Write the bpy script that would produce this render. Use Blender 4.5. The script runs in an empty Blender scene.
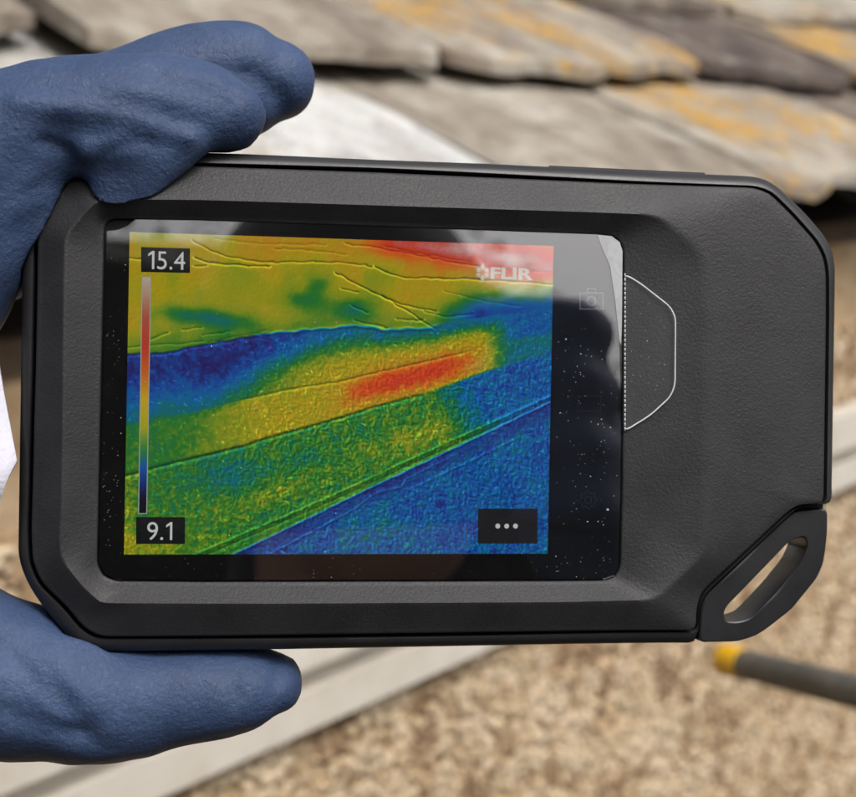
import bpy, bmesh, math, random
import numpy as np
from mathutils import Matrix, Vector
random.seed(7); RNG = np.random.default_rng(11)
R = math.radians
scene = bpy.context.scene
COL = scene.collection
CAM_Z = 1.55

# ------------------------------------------------------------------ camera, sky, sun, exposure
cd = bpy.data.cameras.new('camera'); cam = bpy.data.objects.new('camera', cd); COL.objects.link(cam)
cam.location = (0, 0, CAM_Z); cam.rotation_euler = (R(90 - 12.4), 0, 0)
cd.sensor_width = 36; cd.lens = 57.07; cd.clip_start = 0.01; cd.clip_end = 3000
cd.dof.use_dof = True; cd.dof.focus_distance = 0.2235; cd.dof.aperture_fstop = 24
scene.camera = cam
SUN_EL, SUN_AZ = 54, 140            # azimuth clockwise from +Y
w = bpy.data.worlds.new('World'); scene.world = w; w.use_nodes = True
nt = w.node_tree; bg = nt.nodes['Background']
sky = nt.nodes.new('ShaderNodeTexSky'); sky.sky_type = 'NISHITA'; sky.sun_disc = False
sky.sun_elevation = R(SUN_EL); sky.sun_rotation = R(SUN_AZ); sky.dust_density = 8.0; sky.air_density = 1.0
hs = nt.nodes.new('ShaderNodeHueSaturation'); hs.inputs['Saturation'].default_value = 0.4
nt.links.new(sky.outputs[0], hs.inputs['Color']); nt.links.new(hs.outputs[0], bg.inputs[0]); bg.inputs[1].default_value = 0.15
sd = bpy.data.lights.new('sun', 'SUN'); sun = bpy.data.objects.new('sun', sd); COL.objects.link(sun)
sd.energy = 1.5; sd.angle = R(18); sd.color = (1.0, 0.975, 0.95)
sv = Vector((math.sin(R(SUN_AZ)) * math.cos(R(SUN_EL)), math.cos(R(SUN_AZ)) * math.cos(R(SUN_EL)), math.sin(R(SUN_EL))))
sun.rotation_euler = sv.to_track_quat('Z', 'Y').to_euler(); sun.location = sv * 20
scene.view_settings.view_transform = 'Standard'; scene.view_settings.look = 'None'
scene.view_settings.exposure = 0.03; scene.view_settings.gamma = 1.0; scene.view_settings.use_curve_mapping = False
scene.cycles.max_bounces = 5; scene.cycles.diffuse_bounces = 2; scene.cycles.glossy_bounces = 3; scene.cycles.transparent_max_bounces = 10

# ------------------------------------------------------------------ helpers
def tag(o, label=None, cat=None, group=None, kind=None):
    for k, v in (('label', label), ('category', cat), ('group', group), ('kind', kind)):
        if v: o[k] = v
    return o
def empty(name, mat):
    o = bpy.data.objects.new(name, None); COL.objects.link(o); o.empty_display_size = 0.05
    o.matrix_world = mat; return o
def mesh(name, v, f, mat=None, parent=None, smooth=False, mats=None):
    m = bpy.data.meshes.new(name); m.from_pydata([tuple(map(float, q)) for q in v], [], f); m.update()
    o = bpy.data.objects.new(name, m); COL.objects.link(o)
    for q in (mats or ([mat] if mat else [])): m.materials.append(q)
    if smooth: m.polygons.foreach_set('use_smooth', [True] * len(m.polygons))
    if parent: o.parent = parent
    return o
def fix_normals(o):
    bm = bmesh.new(); bm.from_mesh(o.data); bmesh.ops.recalc_face_normals(bm, faces=bm.faces); bm.to_mesh(o.data); bm.free()
def smooth_angle(o, deg):
    bm = bmesh.new(); bm.from_mesh(o.data)
    for e in bm.edges: e.smooth = not (len(e.link_faces) == 2 and e.calc_face_angle(0) > R(deg))
    for f in bm.faces: f.smooth = True
    bm.to_mesh(o.data); bm.free()
MM = 0.001
def fillet(poly, r, n=4):
    out = []; L = len(poly)
    for i in range(L):
        a, b, c = (np.array(poly[(i + k) % L], float) for k in (-1, 0, 1))
        d1, d2 = np.linalg.norm(a - b), np.linalg.norm(c - b); q = min(r, .45 * d1, .45 * d2)
        p1, p2 = b + (a - b) / d1 * q, b + (c - b) / d2 * q
        for t in np.linspace(0, 1, n): out.append(tuple((1 - t) ** 2 * p1 + 2 * t * (1 - t) * b + t * t * p2))
    return out
def star_angles(polys, c, n=160):
    A = [math.atan2(y - c[1], x - c[0]) % (2 * math.pi) for P in polys for x, y in P]
    A += list(np.linspace(0, 2 * math.pi, n, endpoint=False)); A.sort(); out = []
    for a in A:
        if not out or a - out[-1] > 0.0012: out.append(a)
    return np.array(out)
def star_r(poly, c, A):
    P = np.array(poly, float) - np.array(c); Q = np.roll(P, -1, 0); res = np.zeros(len(A))
    for k, a in enumerate(A):
        d = np.array((math.cos(a), math.sin(a))); e = Q - P
        den = d[0] * -e[:, 1] + e[:, 0] * d[1]
        den = np.where(abs(den) < 1e-12, 1e-12, den)
        t = (P[:, 0] * -e[:, 1] + e[:, 0] * P[:, 1]) / den; s = (d[0] * P[:, 1] - d[1] * P[:, 0]) / den
        ok = (s > -1e-6) & (s < 1 + 1e-6) & (t > 0); res[k] = t[ok].max()
    return res
def loft(name, A, c, loops, mat, parent, cap0=False, cap1=False, closed=False):
    n = len(A); v = []; f = []
    ca, sa = np.cos(A), np.sin(A)
    for r, z in loops:
        z = np.broadcast_to(z, (n,))
        v += list(zip((c[0] + r * ca) * MM, (c[1] + r * sa) * MM, z * MM))
    K = len(loops)
    for k in range(K if closed else K - 1):
        a, b = k * n, ((k + 1) % K) * n
        for i in range(n): j = (i + 1) % n; f.append((a + i, a + j, b + j, b + i))
    if cap0: f.append(tuple(range(n)))
    if cap1: f.append(tuple(range((K - 1) * n, K * n)))
    o = mesh(name, v, f, mat, parent); fix_normals(o); smooth_angle(o, 50); return o
def prism(name, poly, z0, z1, mat, parent):
    n = len(poly); v = [(x * MM, y * MM, z * MM) for z in (z0, z1) for x, y in poly]
    f = [tuple(range(n)), tuple(range(n, 2 * n))] + [(i, (i + 1) % n, n + (i + 1) % n, n + i) for i in range(n)]
    o = mesh(name, v, f, mat, parent); fix_normals(o); return o
def box_v(x0, x1, y0, y1, z0, z1):
    return [(x, y, z) for z in (z0, z1) for y in (y0, y1) for x in (x0, x1)]
BOX_F = [(0, 2, 3, 1), (4, 5, 7, 6), (0, 1, 5, 4), (2, 6, 7, 3), (0, 4, 6, 2), (1, 3, 7, 5)]
def tube(pts, rad, n=8, cap=True):
    pts = [Vector(p) for p in pts]; v = []; f = []; L = len(pts)
    rad = rad if hasattr(rad, '__len__') else [rad] * L
    ref = Vector((0, 0, 1))
    for i, p in enumerate(pts):
        d = (pts[min(i + 1, L - 1)] - pts[max(i - 1, 0)]).normalized()
        u = d.cross(ref if abs(d.dot(ref)) < .95 else Vector((1, 0, 0))).normalized(); q = d.cross(u)
        for k in range(n): a = 2 * math.pi * k / n; v.append(p + (u * math.cos(a) + q * math.sin(a)) * rad[i])
    for i in range(L - 1):
        for k in range(n): j = (k + 1) % n; f.append((i * n + k, i * n + j, (i + 1) * n + j, (i + 1) * n + k))
    if cap: f += [tuple(range(n))[::-1], tuple(range((L - 1) * n, L * n))]
    return v, f
def vnoise(x, y, s, seed):
    g = np.random.default_rng(seed).random((256, 256)); X = x / s + 1000.3; Y = y / s + 1000.7
    xi, yi = np.floor(X).astype(int), np.floor(Y).astype(int); fx, fy = X - xi, Y - yi
    fx, fy = fx * fx * (3 - 2 * fx), fy * fy * (3 - 2 * fy); G = lambda a, b: g[a % 256, b % 256]
    return (G(xi, yi) * (1 - fx) + G(xi + 1, yi) * fx) * (1 - fy) + (G(xi, yi + 1) * (1 - fx) + G(xi + 1, yi + 1) * fx) * fy
def remeshed(name, parts, voxel, smooth_it, mat, parent):
    V = []; Fc = []
    for v, f in parts:
        o = len(V); V += list(v); Fc += [tuple(i + o for i in q) for q in f]
    t = mesh('tmp', V, Fc); fix_normals(t)
    md = t.modifiers.new('r', 'REMESH'); md.mode = 'VOXEL'; md.voxel_size = voxel
    sm = t.modifiers.new('s', 'SMOOTH'); sm.factor = .5; sm.iterations = smooth_it
    dg = bpy.context.evaluated_depsgraph_get(); m = bpy.data.meshes.new_from_object(t.evaluated_get(dg))
    bpy.data.objects.remove(t)
    m.name = name; o = bpy.data.objects.new(name, m); COL.objects.link(o)
    m.materials.clear(); m.materials.append(mat); m.polygons.foreach_set('use_smooth', [True] * len(m.polygons))
    if parent: o.parent = parent
    return o
# materials
def mat(name, base=(.5, .5, .5), rough=.5, spec=.5):
    m = bpy.data.materials.new(name); m.use_nodes = True; b = m.node_tree.nodes['Principled BSDF']
    b.inputs['Base Color'].default_value = (*base, 1); b.inputs['Roughness'].default_value = rough
    b.inputs['Specular IOR Level'].default_value = spec
    return m, m.node_tree, b
def nd(nt, t, **kw):
    n = nt.nodes.new(t)
    for k, v in kw.items():
        if k in n.inputs: n.inputs[k].default_value = v
        else: setattr(n, k, v)
    return n
def noise(nt, scale, detail=4, rough=.55, dist=0, vec=None):
    n = nd(nt, 'ShaderNodeTexNoise', Scale=scale, Detail=detail, Roughness=rough, Distortion=dist)
    if vec: nt.links.new(vec, n.inputs['Vector'])
    return n.outputs['Fac']
def coords(nt, space='Object'): return nt.nodes.new('ShaderNodeTexCoord').outputs[space]
def ramp(nt, fac, stops):
    r = nt.nodes.new('ShaderNodeValToRGB'); e = r.color_ramp.elements
    while len(e) < len(stops): e.new(.5)
    for q, (p, c) in zip(e, stops): q.position = p; q.color = (*c, 1) if len(c) == 3 else c
    nt.links.new(fac, r.inputs[0]); return r.outputs[0]
def mix(nt, fac, a, b, blend='MIX'):
    m = nt.nodes.new('ShaderNodeMix'); m.data_type = 'RGBA'; m.blend_type = blend
    for s, q in ((m.inputs[0], fac), (m.inputs[6], a), (m.inputs[7], b)):
        if isinstance(q, (int, float)): s.default_value = q
        elif isinstance(q, tuple): s.default_value = (*q, 1)
        else: nt.links.new(q, s)
    return m.outputs[2]
def math_n(nt, op, a, b=None, clamp=False):
    m = nt.nodes.new('ShaderNodeMath'); m.operation = op; m.use_clamp = clamp
    for s, q in zip(m.inputs, (a, b)):
        if q is None: continue
        if isinstance(q, (int, float)): s.default_value = q
        else: nt.links.new(q, s)
    return m.outputs[0]
def bump(nt, b, h, strength, dist):
    n = nd(nt, 'ShaderNodeBump', Strength=strength, Distance=dist); nt.links.new(h, n.inputs['Height']); nt.links.new(n.outputs[0], b.inputs['Normal'])
g3 = lambda v: (v, v, v)

def plastic(name, base, rough, grain, bstr, spec=.5):
    m, nt, b = mat(name, base, rough, spec); c = coords(nt)
    n1 = noise(nt, grain, 3, .6, .6, c); n2 = noise(nt, 90, 5, .6, 0, c)
    nt.links.new(ramp(nt, n2, [(.3, tuple(x * .8 for x in base)), (.75, tuple(x * 1.3 for x in base))]), b.inputs['Base Color'])
    nt.links.new(math_n(nt, 'ADD', math_n(nt, 'MULTIPLY', n2, .25), rough - .12), b.inputs['Roughness'])
    bump(nt, b, n1, bstr, .0003); return m
M_SHELL = plastic('textured black plastic', (.022, .022, .0245), .5, 2000, .36, .36)
M_RIM = plastic('satin rim plastic', (.021, .0205, .022), .42, 2500, .12)
M_LOOP = plastic('smooth black plastic', (.014, .014, .016), .3, 2500, .06)
M_BLACK, _, _b = mat('matt black', (.004, .004, .0045), .6, .2)

def clear(name, tint, extra, rough=0.0, haze=0.0, hazecol=(.8, .82, .85)):
    m = bpy.data.materials.new(name); m.use_nodes = True; nt = m.node_tree; nt.nodes.clear()
    out = nt.nodes.new('ShaderNodeOutputMaterial'); tr = nd(nt, 'ShaderNodeBsdfTransparent', Color=(*tint, 1))
    gl = nd(nt, 'ShaderNodeBsdfGlossy', Roughness=rough); fr = nd(nt, 'ShaderNodeFresnel', IOR=1.68)
    c = coords(nt)
    f = math_n(nt, 'ADD', math_n(nt, 'MULTIPLY', fr.outputs[0], extra), 0.0, True)
    mx = nt.nodes.new('ShaderNodeMixShader'); nt.links.new(f, mx.inputs[0]); nt.links.new(tr.outputs[0], mx.inputs[1]); nt.links.new(gl.outputs[0], mx.inputs[2])
    last = mx.outputs[0]
    if haze > 0:
        df = nd(nt, 'ShaderNodeBsdfDiffuse', Color=(*hazecol, 1)); h = nt.nodes.new('ShaderNodeMixShader')
        hz = math_n(nt, 'MULTIPLY', ramp(nt, noise(nt, 260, 5, .65, 1.2, c), [(.2, g3(.6)), (.85, g3(1.0))]), haze)
        nt.links.new(hz, h.inputs[0]); nt.links.new(last, h.inputs[1]); nt.links.new(df.outputs[0], h.inputs[2]); last = h.outputs[0]
    nt.links.new(last, out.inputs[0]); return m
M_GLASS = clear('display glass', (.97, .97, .98), 1.0)
M_FILM = clear('protective film', (.985, .985, .99), 2.1, .004, .004)
M_TAB = clear('film tab', (.97, .97, .98), 1.0, .12, .035)
M_SLIVER = clear('painted sky glint', (.9, .9, .92), 1.0, .1, .55)  # diffuse white mixed in to stand for reflected sky
M_FILMEDGE = clear('cut film edge', (.8, .8, .82), 1.0, .2, .9)

def emis(name, col, strength=1.0, attr=None):
    m = bpy.data.materials.new(name); m.use_nodes = True; nt = m.node_tree; nt.nodes.clear()
    out = nt.nodes.new('ShaderNodeOutputMaterial'); e = nd(nt, 'ShaderNodeEmission', Strength=strength); e.inputs[0].default_value = (*col, 1)
    if attr: a = nd(nt, 'ShaderNodeAttribute', attribute_name=attr); nt.links.new(a.outputs['Color'], e.inputs[0])
    nt.links.new(e.outputs[0], out.inputs[0]); return m
SCR = .95
M_LCD = emis('thermal picture', (0, 0, 0), SCR, 'picture')
M_WHITE = emis('lit white characters', (.72, .72, .68), SCR)
M_BOX = emis('dark caption box', (.008, .009, .009), SCR)
M_LOGO = emis('pale logo', (.62, .6, .5), SCR)
M_ICON = emis('dim key icon', (.13, .13, .13), SCR)
M_FAINT = emis('faint key icon', (.012, .012, .013), SCR)

# ------------------------------------------------------------------ traced outlines of the thermal camera and glove, in millimetres on the thing itself
RIM = [(-34.2, 40.76), (-11.69, 40.79), (7.61, 40.99), (33.59, 40.86), (53.53, 40.68), (56.32, 40.19), (59.15, 38.38), (63.71, 34.33), (67.17, 30.74), (68.72, 28.14), (69.29, 25.15), (69.21, 1.77), (69.19, -16.47), (62.6, -17.01), (60.37, -18.77), (45.94, -31.99), (45.16, -34.6), (44.97, -40.85), (20.54, -40.8), (-25.46, -40.86), (-48.09, -40.79), (-58.18, -40.7), (-59.59, -40.27), (-61.81, -37.51), (-65.13, -33.3), (-67.03, -30.41), (-68.3, -27.68), (-69.03, -25.13), (-69.05, -8.23), (-69.07, 18.88), (-69.07, 27.66), (-68.53, 29.75), (-63.39, 37.48), (-61.86, 39.16), (-59.54, 40.31), (-49.3, 40.55)]
GROOVE = [(-52.37, 38.0), (-44.47, 37.95), (-11.84, 38.24), (26.06, 38.21), (53.01, 38.19), (55.79, 37.34), (59.74, 33.83), (64.3, 29.26), (65.84, 26.68), (66.44, 23.71), (66.56, 15.79), (66.57, -16.2), (61.61, -16.56), (59.21, -18.31), (44.88, -31.46), (44.01, -34.04), (43.89, -38.19), (23.66, -38.13), (-27.23, -38.07), (-40.15, -38.02), (-54.38, -37.88), (-56.26, -37.69), (-58.46, -36.38), (-60.99, -33.15), (-65.06, -29.13), (-66.49, -25.79), (-66.79, -20.87), (-66.48, 4.55), (-66.46, 18.85), (-66.5, 26.79), (-65.91, 28.72), (-61.39, 35.6), (-59.55, 37.12), (-57.07, 37.87)]
RIDGE = [(-50.6, 31.8), (-41.22, 32.12), (-25.26, 32.27), (25.15, 32.67), (33.06, 32.64), (35.73, 32.15), (37.88, 30.7), (42.77, 26.79), (43.88, 24.26), (44.29, 15.06), (44.35, -24.01), (43.37, -25.88), (36.68, -31.95), (34.21, -32.6), (19.17, -32.77), (-27.52, -32.5), (-40.26, -32.35), (-54.29, -32.12), (-55.83, -31.94), (-58.63, -29.39), (-61.59, -25.44), (-62.08, -23.24), (-61.88, -15.86), (-62.04, 15.56), (-62.03, 24.99), (-61.29, 26.59), (-57.68, 30.82), (-56.16, 31.67)]
GLASS = [(-51.34, 28.93), (-41.15, 29.15), (25.95, 29.29), (28.07, 29.11), (29.51, 28.13), (30.06, 26.62), (30.15, 14.84), (30.39, -12.45), (30.24, -27.11), (29.46, -28.81), (27.7, -29.45), (19.79, -29.41), (-40.29, -29.05), (-53.38, -28.81), (-55.42, -27.99), (-56.38, -26.07), (-55.92, 26.92), (-54.06, 27.15), (-52.66, 27.84)]
WELL = [(-54.55, 28.97), (-41.16, 29.23), (25.94, 29.37), (28.25, 29.2), (29.68, 28.31), (30.24, 26.62), (30.32, 14.85), (30.57, -12.45), (30.42, -27.29), (29.64, -28.98), (27.7, -29.58), (19.79, -29.58), (-40.29, -29.21), (-53.54, -28.97), (-55.57, -28.15), (-56.54, -26.07), (-56.24, 27.39), (-55.79, 28.52)]
LCD = [(-52.26, 26.99), (18.05, 27.15), (17.76, -25.01), (-52.39, -24.83)]
LOOP = [(68.21, -17.2), (62.05, -17.81), (60.58, -18.86), (45.71, -32.52), (44.96, -34.64), (44.7, -40.41), (51.67, -40.43), (54.78, -39.62), (56.74, -38.6), (61.82, -34.92), (66.52, -29.38), (67.68, -26.76), (68.28, -21.53)]
SLOT = [(61.19, -22.96), (63.79, -22.19), (64.47, -23.76), (63.3, -26.64), (59.46, -31.15), (54.36, -36.22), (51.98, -36.89), (49.78, -36.77), (49.21, -35.38), (49.93, -34.0), (54.81, -29.37)]
TAB = [(30.09, 22.78), (32.86, 21.16), (37.92, 17.21), (38.84, 15.35), (38.92, 3.89), (38.15, 1.83), (34.98, -1.29), (30.49, -4.24)]
FILM = [(-51.34, 28.93), (-41.15, 29.15), (25.42, 29.27), (26.15, 27.51), (27.79, 23.98), (28.77, 18.22), (29.58, 11.42), (30.08, 1.19), (30.2, -12.45), (30.06, -27.11), (29.28, -28.64), (27.52, -29.24), (19.79, -29.24), (-40.29, -28.88), (-53.38, -28.65), (-55.27, -27.83), (-56.23, -26.07), (-55.77, 26.92), (-54.06, 27.15), (-52.66, 27.84)]
SLIVER = [(25.47, 29.19), (27.95, 29.05), (29.38, 28.08), (29.9, 26.57), (29.98, 14.82), (29.9, 10.56), (29.54, 11.4), (28.73, 18.19), (27.76, 23.95), (26.11, 27.46)]
B154 = [(-50.44, 24.63), (-42.68, 24.66), (-42.62, 20.69), (-50.38, 20.61)]
B91 = [(-50.59, -18.8), (-42.83, -18.8), (-42.77, -23.17), (-50.52, -23.14)]
BDOT = [(5.59, -17.41), (15.9, -17.4), (15.99, -23.3), (5.68, -23.27)]
BAR = [(-50.18, 19.81), (-48.84, 19.81), (-48.91, -18.24), (-50.2, -18.24)]
T154 = [(-49.29, 21.13), (-43.42, 21.23), (-43.47, 24.06)]
T91 = [(-48.8, -22.51), (-44.68, -22.52), (-44.73, -19.61)]
DOTS = [(9.04, -20.33), (10.58, -20.34), (12.1, -20.34)]
FLIR = [(7.17, 21.22), (14.53, 21.1), (7.14, 23.23)]
EMB = [(5.78, 22.27), (4.66, 22.23), (5.75, 24.03)]
CAMI = [(22.83, 16.58), (26.9, 16.68), (26.86, 19.42), (22.79, 19.3), (24.84, 17.99), (24.01, 20.19)]
GAL = [(22.7, 1.77), (26.76, 1.83), (26.8, -0.73), (22.74, -0.79)]
GEAR = [(24.73, -15.93)]
INDEX = [(-36.5, 46.5, -5.0, 6.1, 7.5), (-40.6, 47.7, -5.0, 7.8, 9.0), (-47.8, 48.0, -5.0, 8.1, 10.0), (-57.3, 46.8, -4.0, 8.5, 10.5), (-66.5, 44.1, -4.0, 9.6, 11.0), (-75.0, 39.4, -5.0, 12.4, 12.0), (-85.3, 29.1, -8.0, 14.1, 12.5), (-99.6, 15.4, -12.0, 14.5, 13.0), (-115.7, 2.3, -16.0, 14.6, 14.0)]
MIDDLE = [(-27.3, 58.4, -29.0, 7.3, 8.5), (-31.5, 58.2, -29.0, 10.6, 10.5), (-40.5, 58.4, -29.0, 10.3, 10.5), (-52.0, 54.7, -29.0, 9.0, 10.0), (-64.0, 50.2, -28.5, 8.5, 10.0), (-75.8, 43.6, -28.0, 10.2, 11.0), (-89.4, 30.1, -30.0, 11.6, 12.0), (-106.2, 14.9, -32.0, 13.1, 12.5), (-122.9, 0.7, -34.0, 14.8, 14.0)]
RING = [(-46.6, 40.5, -40.0, 7.5, 8.0), (-52.2, 45.1, -41.0, 8.7, 9.0), (-63.3, 43.8, -42.0, 9.0, 9.5), (-77.9, 37.0, -44.0, 9.7, 10.0), (-92.3, 25.5, -46.0, 10.8, 11.0), (-110.2, 10.2, -48.0, 13.0, 12.0), (-127.9, -3.0, -50.0, 14.8, 13.0)]
LITTLE = [(-58.1, 27.2, -52.0, 7.0, 7.0), (-64.0, 31.1, -54.0, 7.8, 8.0), (-77.7, 29.1, -58.0, 8.7, 8.5), (-94.8, 19.0, -60.0, 9.8, 9.5), (-113.6, 4.9, -62.0, 12.1, 11.0), (-131.7, -7.0, -62.0, 13.9, 12.0)]
THUMB = [(-27.5, -47.6, -12.0, 5.1, 8.0), (-30.2, -47.7, -12.0, 7.1, 9.5), (-35.8, -48.5, -12.0, 8.5, 10.5), (-41.6, -48.7, -12.0, 8.8, 11.0), (-46.5, -49.2, -12.0, 9.1, 11.0), (-51.4, -49.7, -11.0, 10.0, 11.5), (-57.0, -49.2, -10.0, 11.5, 12.0), (-64.1, -46.7, -9.0, 12.4, 12.5), (-75.3, -45.2, -10.0, 13.3, 13.0), (-88.5, -39.9, -14.0, 15.6, 14.0), (-105.6, -30.7, -20.0, 17.4, 16.0), (-123.8, -21.4, -28.0, 19.5, 18.0)]
FLAP = [(-55.0, 34.2, -1.0, 4.4, 2.4), (-52.3, 36.3, -1.0, 6.0, 3.4), (-48.9, 38.7, -1.0, 5.9, 4.6), (-44.8, 41.4, -2.0, 4.8, 6.0), (-42.2, 44.4, -4.0, 4.1, 7.0)]
FOLD = [(-65.6, 42.4, -3.0, 6.7, 8.0), (-60.9, 41.8, -2.0, 6.7, 8.0), (-57.0, 41.2, -1.5, 6.0, 7.5), (-53.1, 40.7, -1.0, 5.4, 6.5), (-49.2, 41.4, -2.0, 4.8, 6.5)]
WEB = [(-63.3, 42.0, -3.0, 4.8, 7.0), (-66.6, 37.9, -3.0, 5.7, 7.5), (-70.3, 30.7, -4.0, 7.3, 8.0), (-75.2, 22.9, -7.0, 8.0, 10.0), (-84.2, 10.9, -12.0, 9.8, 12.0)]
PALM = [(-100.3, -4.0, -16.0, 21.3, 14.0), (-117.1, -9.4, -26.0, 32.1, 20.0), (-135.5, -16.8, -34.0, 32.7, 22.0), (-149.5, -23.6, -34.0, 25.6, 20.0), (-160.4, -28.0, -28.0, 19.8, 18.0)]
CREASE = {'ridge': [(-68.55, 44.96), (-61.14, 44.43), (-53.62, 43.73), (-47.54, 42.64), (-42.15, 40.73)], 'hollow': [(-57.34, 40.77), (-52.06, 40.56), (-46.74, 40.04), (-42.59, 39.14)], 'fold': [(-58.95, 38.38), (-59.5, 34.97), (-62.12, 30.56)], 'hol2': [(-62.56, 39.75), (-63.94, 32.78), (-66.78, 25.01)], 'tip': [(-40.27, 48.95), (-37.15, 47.24), (-34.92, 43.43)], 'tb1': [(-69.96, -38.66), (-64.27, -44.58), (-57.47, -51.35)], 'tb2': [(-69.38, -48.27), (-62.68, -51.97), (-56.69, -53.98)], 'tb3': [(-37.86, -40.47), (-35.8, -43.33), (-33.88, -47.14)], 'tr3': [(-36.16, -40.51), (-33.94, -43.37), (-32.33, -46.86)], 'md': [(-33.09, 56.89), (-29.47, 55.85), (-27.24, 53.77)], 'mr': [(-40.81, 54.55), (-35.37, 53.3), (-29.92, 54.24)], 'p1': [(-59.51, 35.59), (-62.24, 38.23), (-65.52, 39.3)], 'p2': [(-58.32, 35.95), (-55.35, 38.24), (-50.54, 40.01), (-43.67, 39.72)], 'p3': [(-61.55, 32.42), (-64.24, 33.23), (-67.18, 31.58)], 'p4': [(-62.98, 28.22), (-65.94, 28.26), (-69.15, 25.39)], 'p5': [(-36.57, 49.78), (-34.35, 47.38), (-33.38, 44.6)], 'p6': [(-49.19, 51.26), (-45.35, 49.61), (-40.74, 49.55)], 'p7': [(-67.34, -36.88), (-63.13, -41.85), (-59.76, -48.06)], 'p8': [(-68.4, -44.49), (-64.2, -49.48), (-58.2, -53.02)], 'p9': [(-52.39, -39.43), (-46.29, -41.56), (-40.18, -40.43)], 'p10': [(-29.3, -40.63), (-27.36, -43.82), (-27.63, -46.97)], 'p11': [(-55.19, 47.83), (-49.13, 47.53), (-42.99, 45.68)], 'p12': [(-39.32, 58.08), (-35.43, 57.38), (-32.01, 57.9)]}

# ------------------------------------------------------------------ ground
def ground_mat():
    m, nt, b = mat('worn garden ground', (.1, .09, .06), .95); c = coords(nt)
    nt.links.new(ramp(nt, noise(nt, 3, 8, .7, 0, c), [(.3, (.03, .026, .018)), (.6, (.06, .054, .038)), (.8, (.045, .06, .025))]), b.inputs['Base Color'])
    bump(nt, b, noise(nt, 40, 6, .7, 0, c), .8, .02); return m
tag(mesh('ground', [(-600, -600, 0), (600, -600, 0), (600, 600, 0), (-600, 600, 0)], [(0, 1, 2, 3)], ground_mat()), kind='structure')

# ------------------------------------------------------------------ house: eave runs along local X, local -Y faces the photographer
DN = 0.70; EA = R(47.5)
hn = Vector((math.sin(EA), -math.cos(EA), 0))
house = empty('house', Matrix.Translation(-hn * DN) @ Matrix.Rotation(EA, 4, 'Z'))
tag(house, 'old building with lichened stone slate roof above a tan roughcast wall', 'house')
ZE = CAM_Z - 0.108; PITCH = R(25); X0, X1 = -1.6, 5.2
def slate_mat():
    m, nt, b = mat('stone slate', (.3, .27, .22), .85, .25); c = coords(nt)
    tone = nd(nt, 'ShaderNodeAttribute', attribute_name='tone', attribute_type='OBJECT').outputs['Fac']
    lich = nd(nt, 'ShaderNodeAttribute', attribute_name='lichen', attribute_type='OBJECT').outputs['Fac']
    off = nd(nt, 'ShaderNodeAttribute', attribute_name='seed', attribute_type='OBJECT').outputs['Vector']
    va = nt.nodes.new('ShaderNodeVectorMath'); va.operation = 'ADD'; nt.links.new(c, va.inputs[0]); nt.links.new(off, va.inputs[1]); c = va.outputs[0]
    mp = nd(nt, 'ShaderNodeMapping'); mp.inputs['Scale'].default_value = (1.2, .8, 1); mp.inputs['Rotation'].default_value = (0, 0, .5); nt.links.new(c, mp.inputs[0]); st = mp.outputs[0]
    t = math_n(nt, 'ADD', tone, math_n(nt, 'MULTIPLY', math_n(nt, 'SUBTRACT', noise(nt, 7, 8, .68, .8, st), .5), 1.5), True)
    col = ramp(nt, t, [(0, (.085, .064, .06)), (.3, (.21, .17, .14)), (.55, (.36, .31, .25)), (.8, (.54, .5, .43)), (1, (.7, .7, .68))])
    col = mix(nt, ramp(nt, noise(nt, 14, 7, .7, .4, c), [(.54, g3(0)), (.7, g3(.6))]), col, (.5, .48, .4))       # pale crust lichen
    col = mix(nt, ramp(nt, noise(nt, 30, 6, .75, .3, c), [(.56, g3(0)), (.7, g3(.5))]), col, (.1, .08, .06))       # dark algae specks
    col = mix(nt, ramp(nt, noise(nt, 10, 7, .75, 1.2, st), [(.5, g3(0)), (.68, g3(.62))]), col, (.13, .1, .08))          # damp streaks
    yl = math_n(nt, 'ADD', math_n(nt, 'ADD', math_n(nt, 'MULTIPLY', noise(nt, 8, 3, .5, .3, c), .5), math_n(nt, 'MULTIPLY', noise(nt, 48, 7, .8, .8, c), .95)), math_n(nt, 'MULTIPLY', math_n(nt, 'SUBTRACT', lich, .5), .36))
    col = mix(nt, ramp(nt, yl, [(.855, g3(0)), (.93, g3(.9))]), col, (.58, .32, .045))                               # yellow lichen
    nt.links.new(col, b.inputs['Base Color'])
    h = math_n(nt, 'ADD', noise(nt, 22, 8, .68, .6, st), math_n(nt, 'MULTIPLY', noise(nt, 120, 5, .7, 0, c), .4))
    bump(nt, b, h, 1.0, .012); return m
M_SLATE = slate_mat()
roof_deck_m, _, _ = mat('dark underlay', (.03, .027, .024), .95, .1)
cp, sp = math.cos(PITCH), math.sin(PITCH)
def roof_pt(x, s, up): return (x, s * cp - up * sp, ZE + s * sp + up * cp)
RL = 1.95
rv = [roof_pt(x, s, u) for u in (-.13, -.075) for s in (.09, RL) for x in (X0, X1)]
roof = mesh('roof', rv, BOX_F, roof_deck_m, house)
EXP, SLEN, TH = .28, .56, .019
H0 = TH * SLEN / EXP + .014
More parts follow.
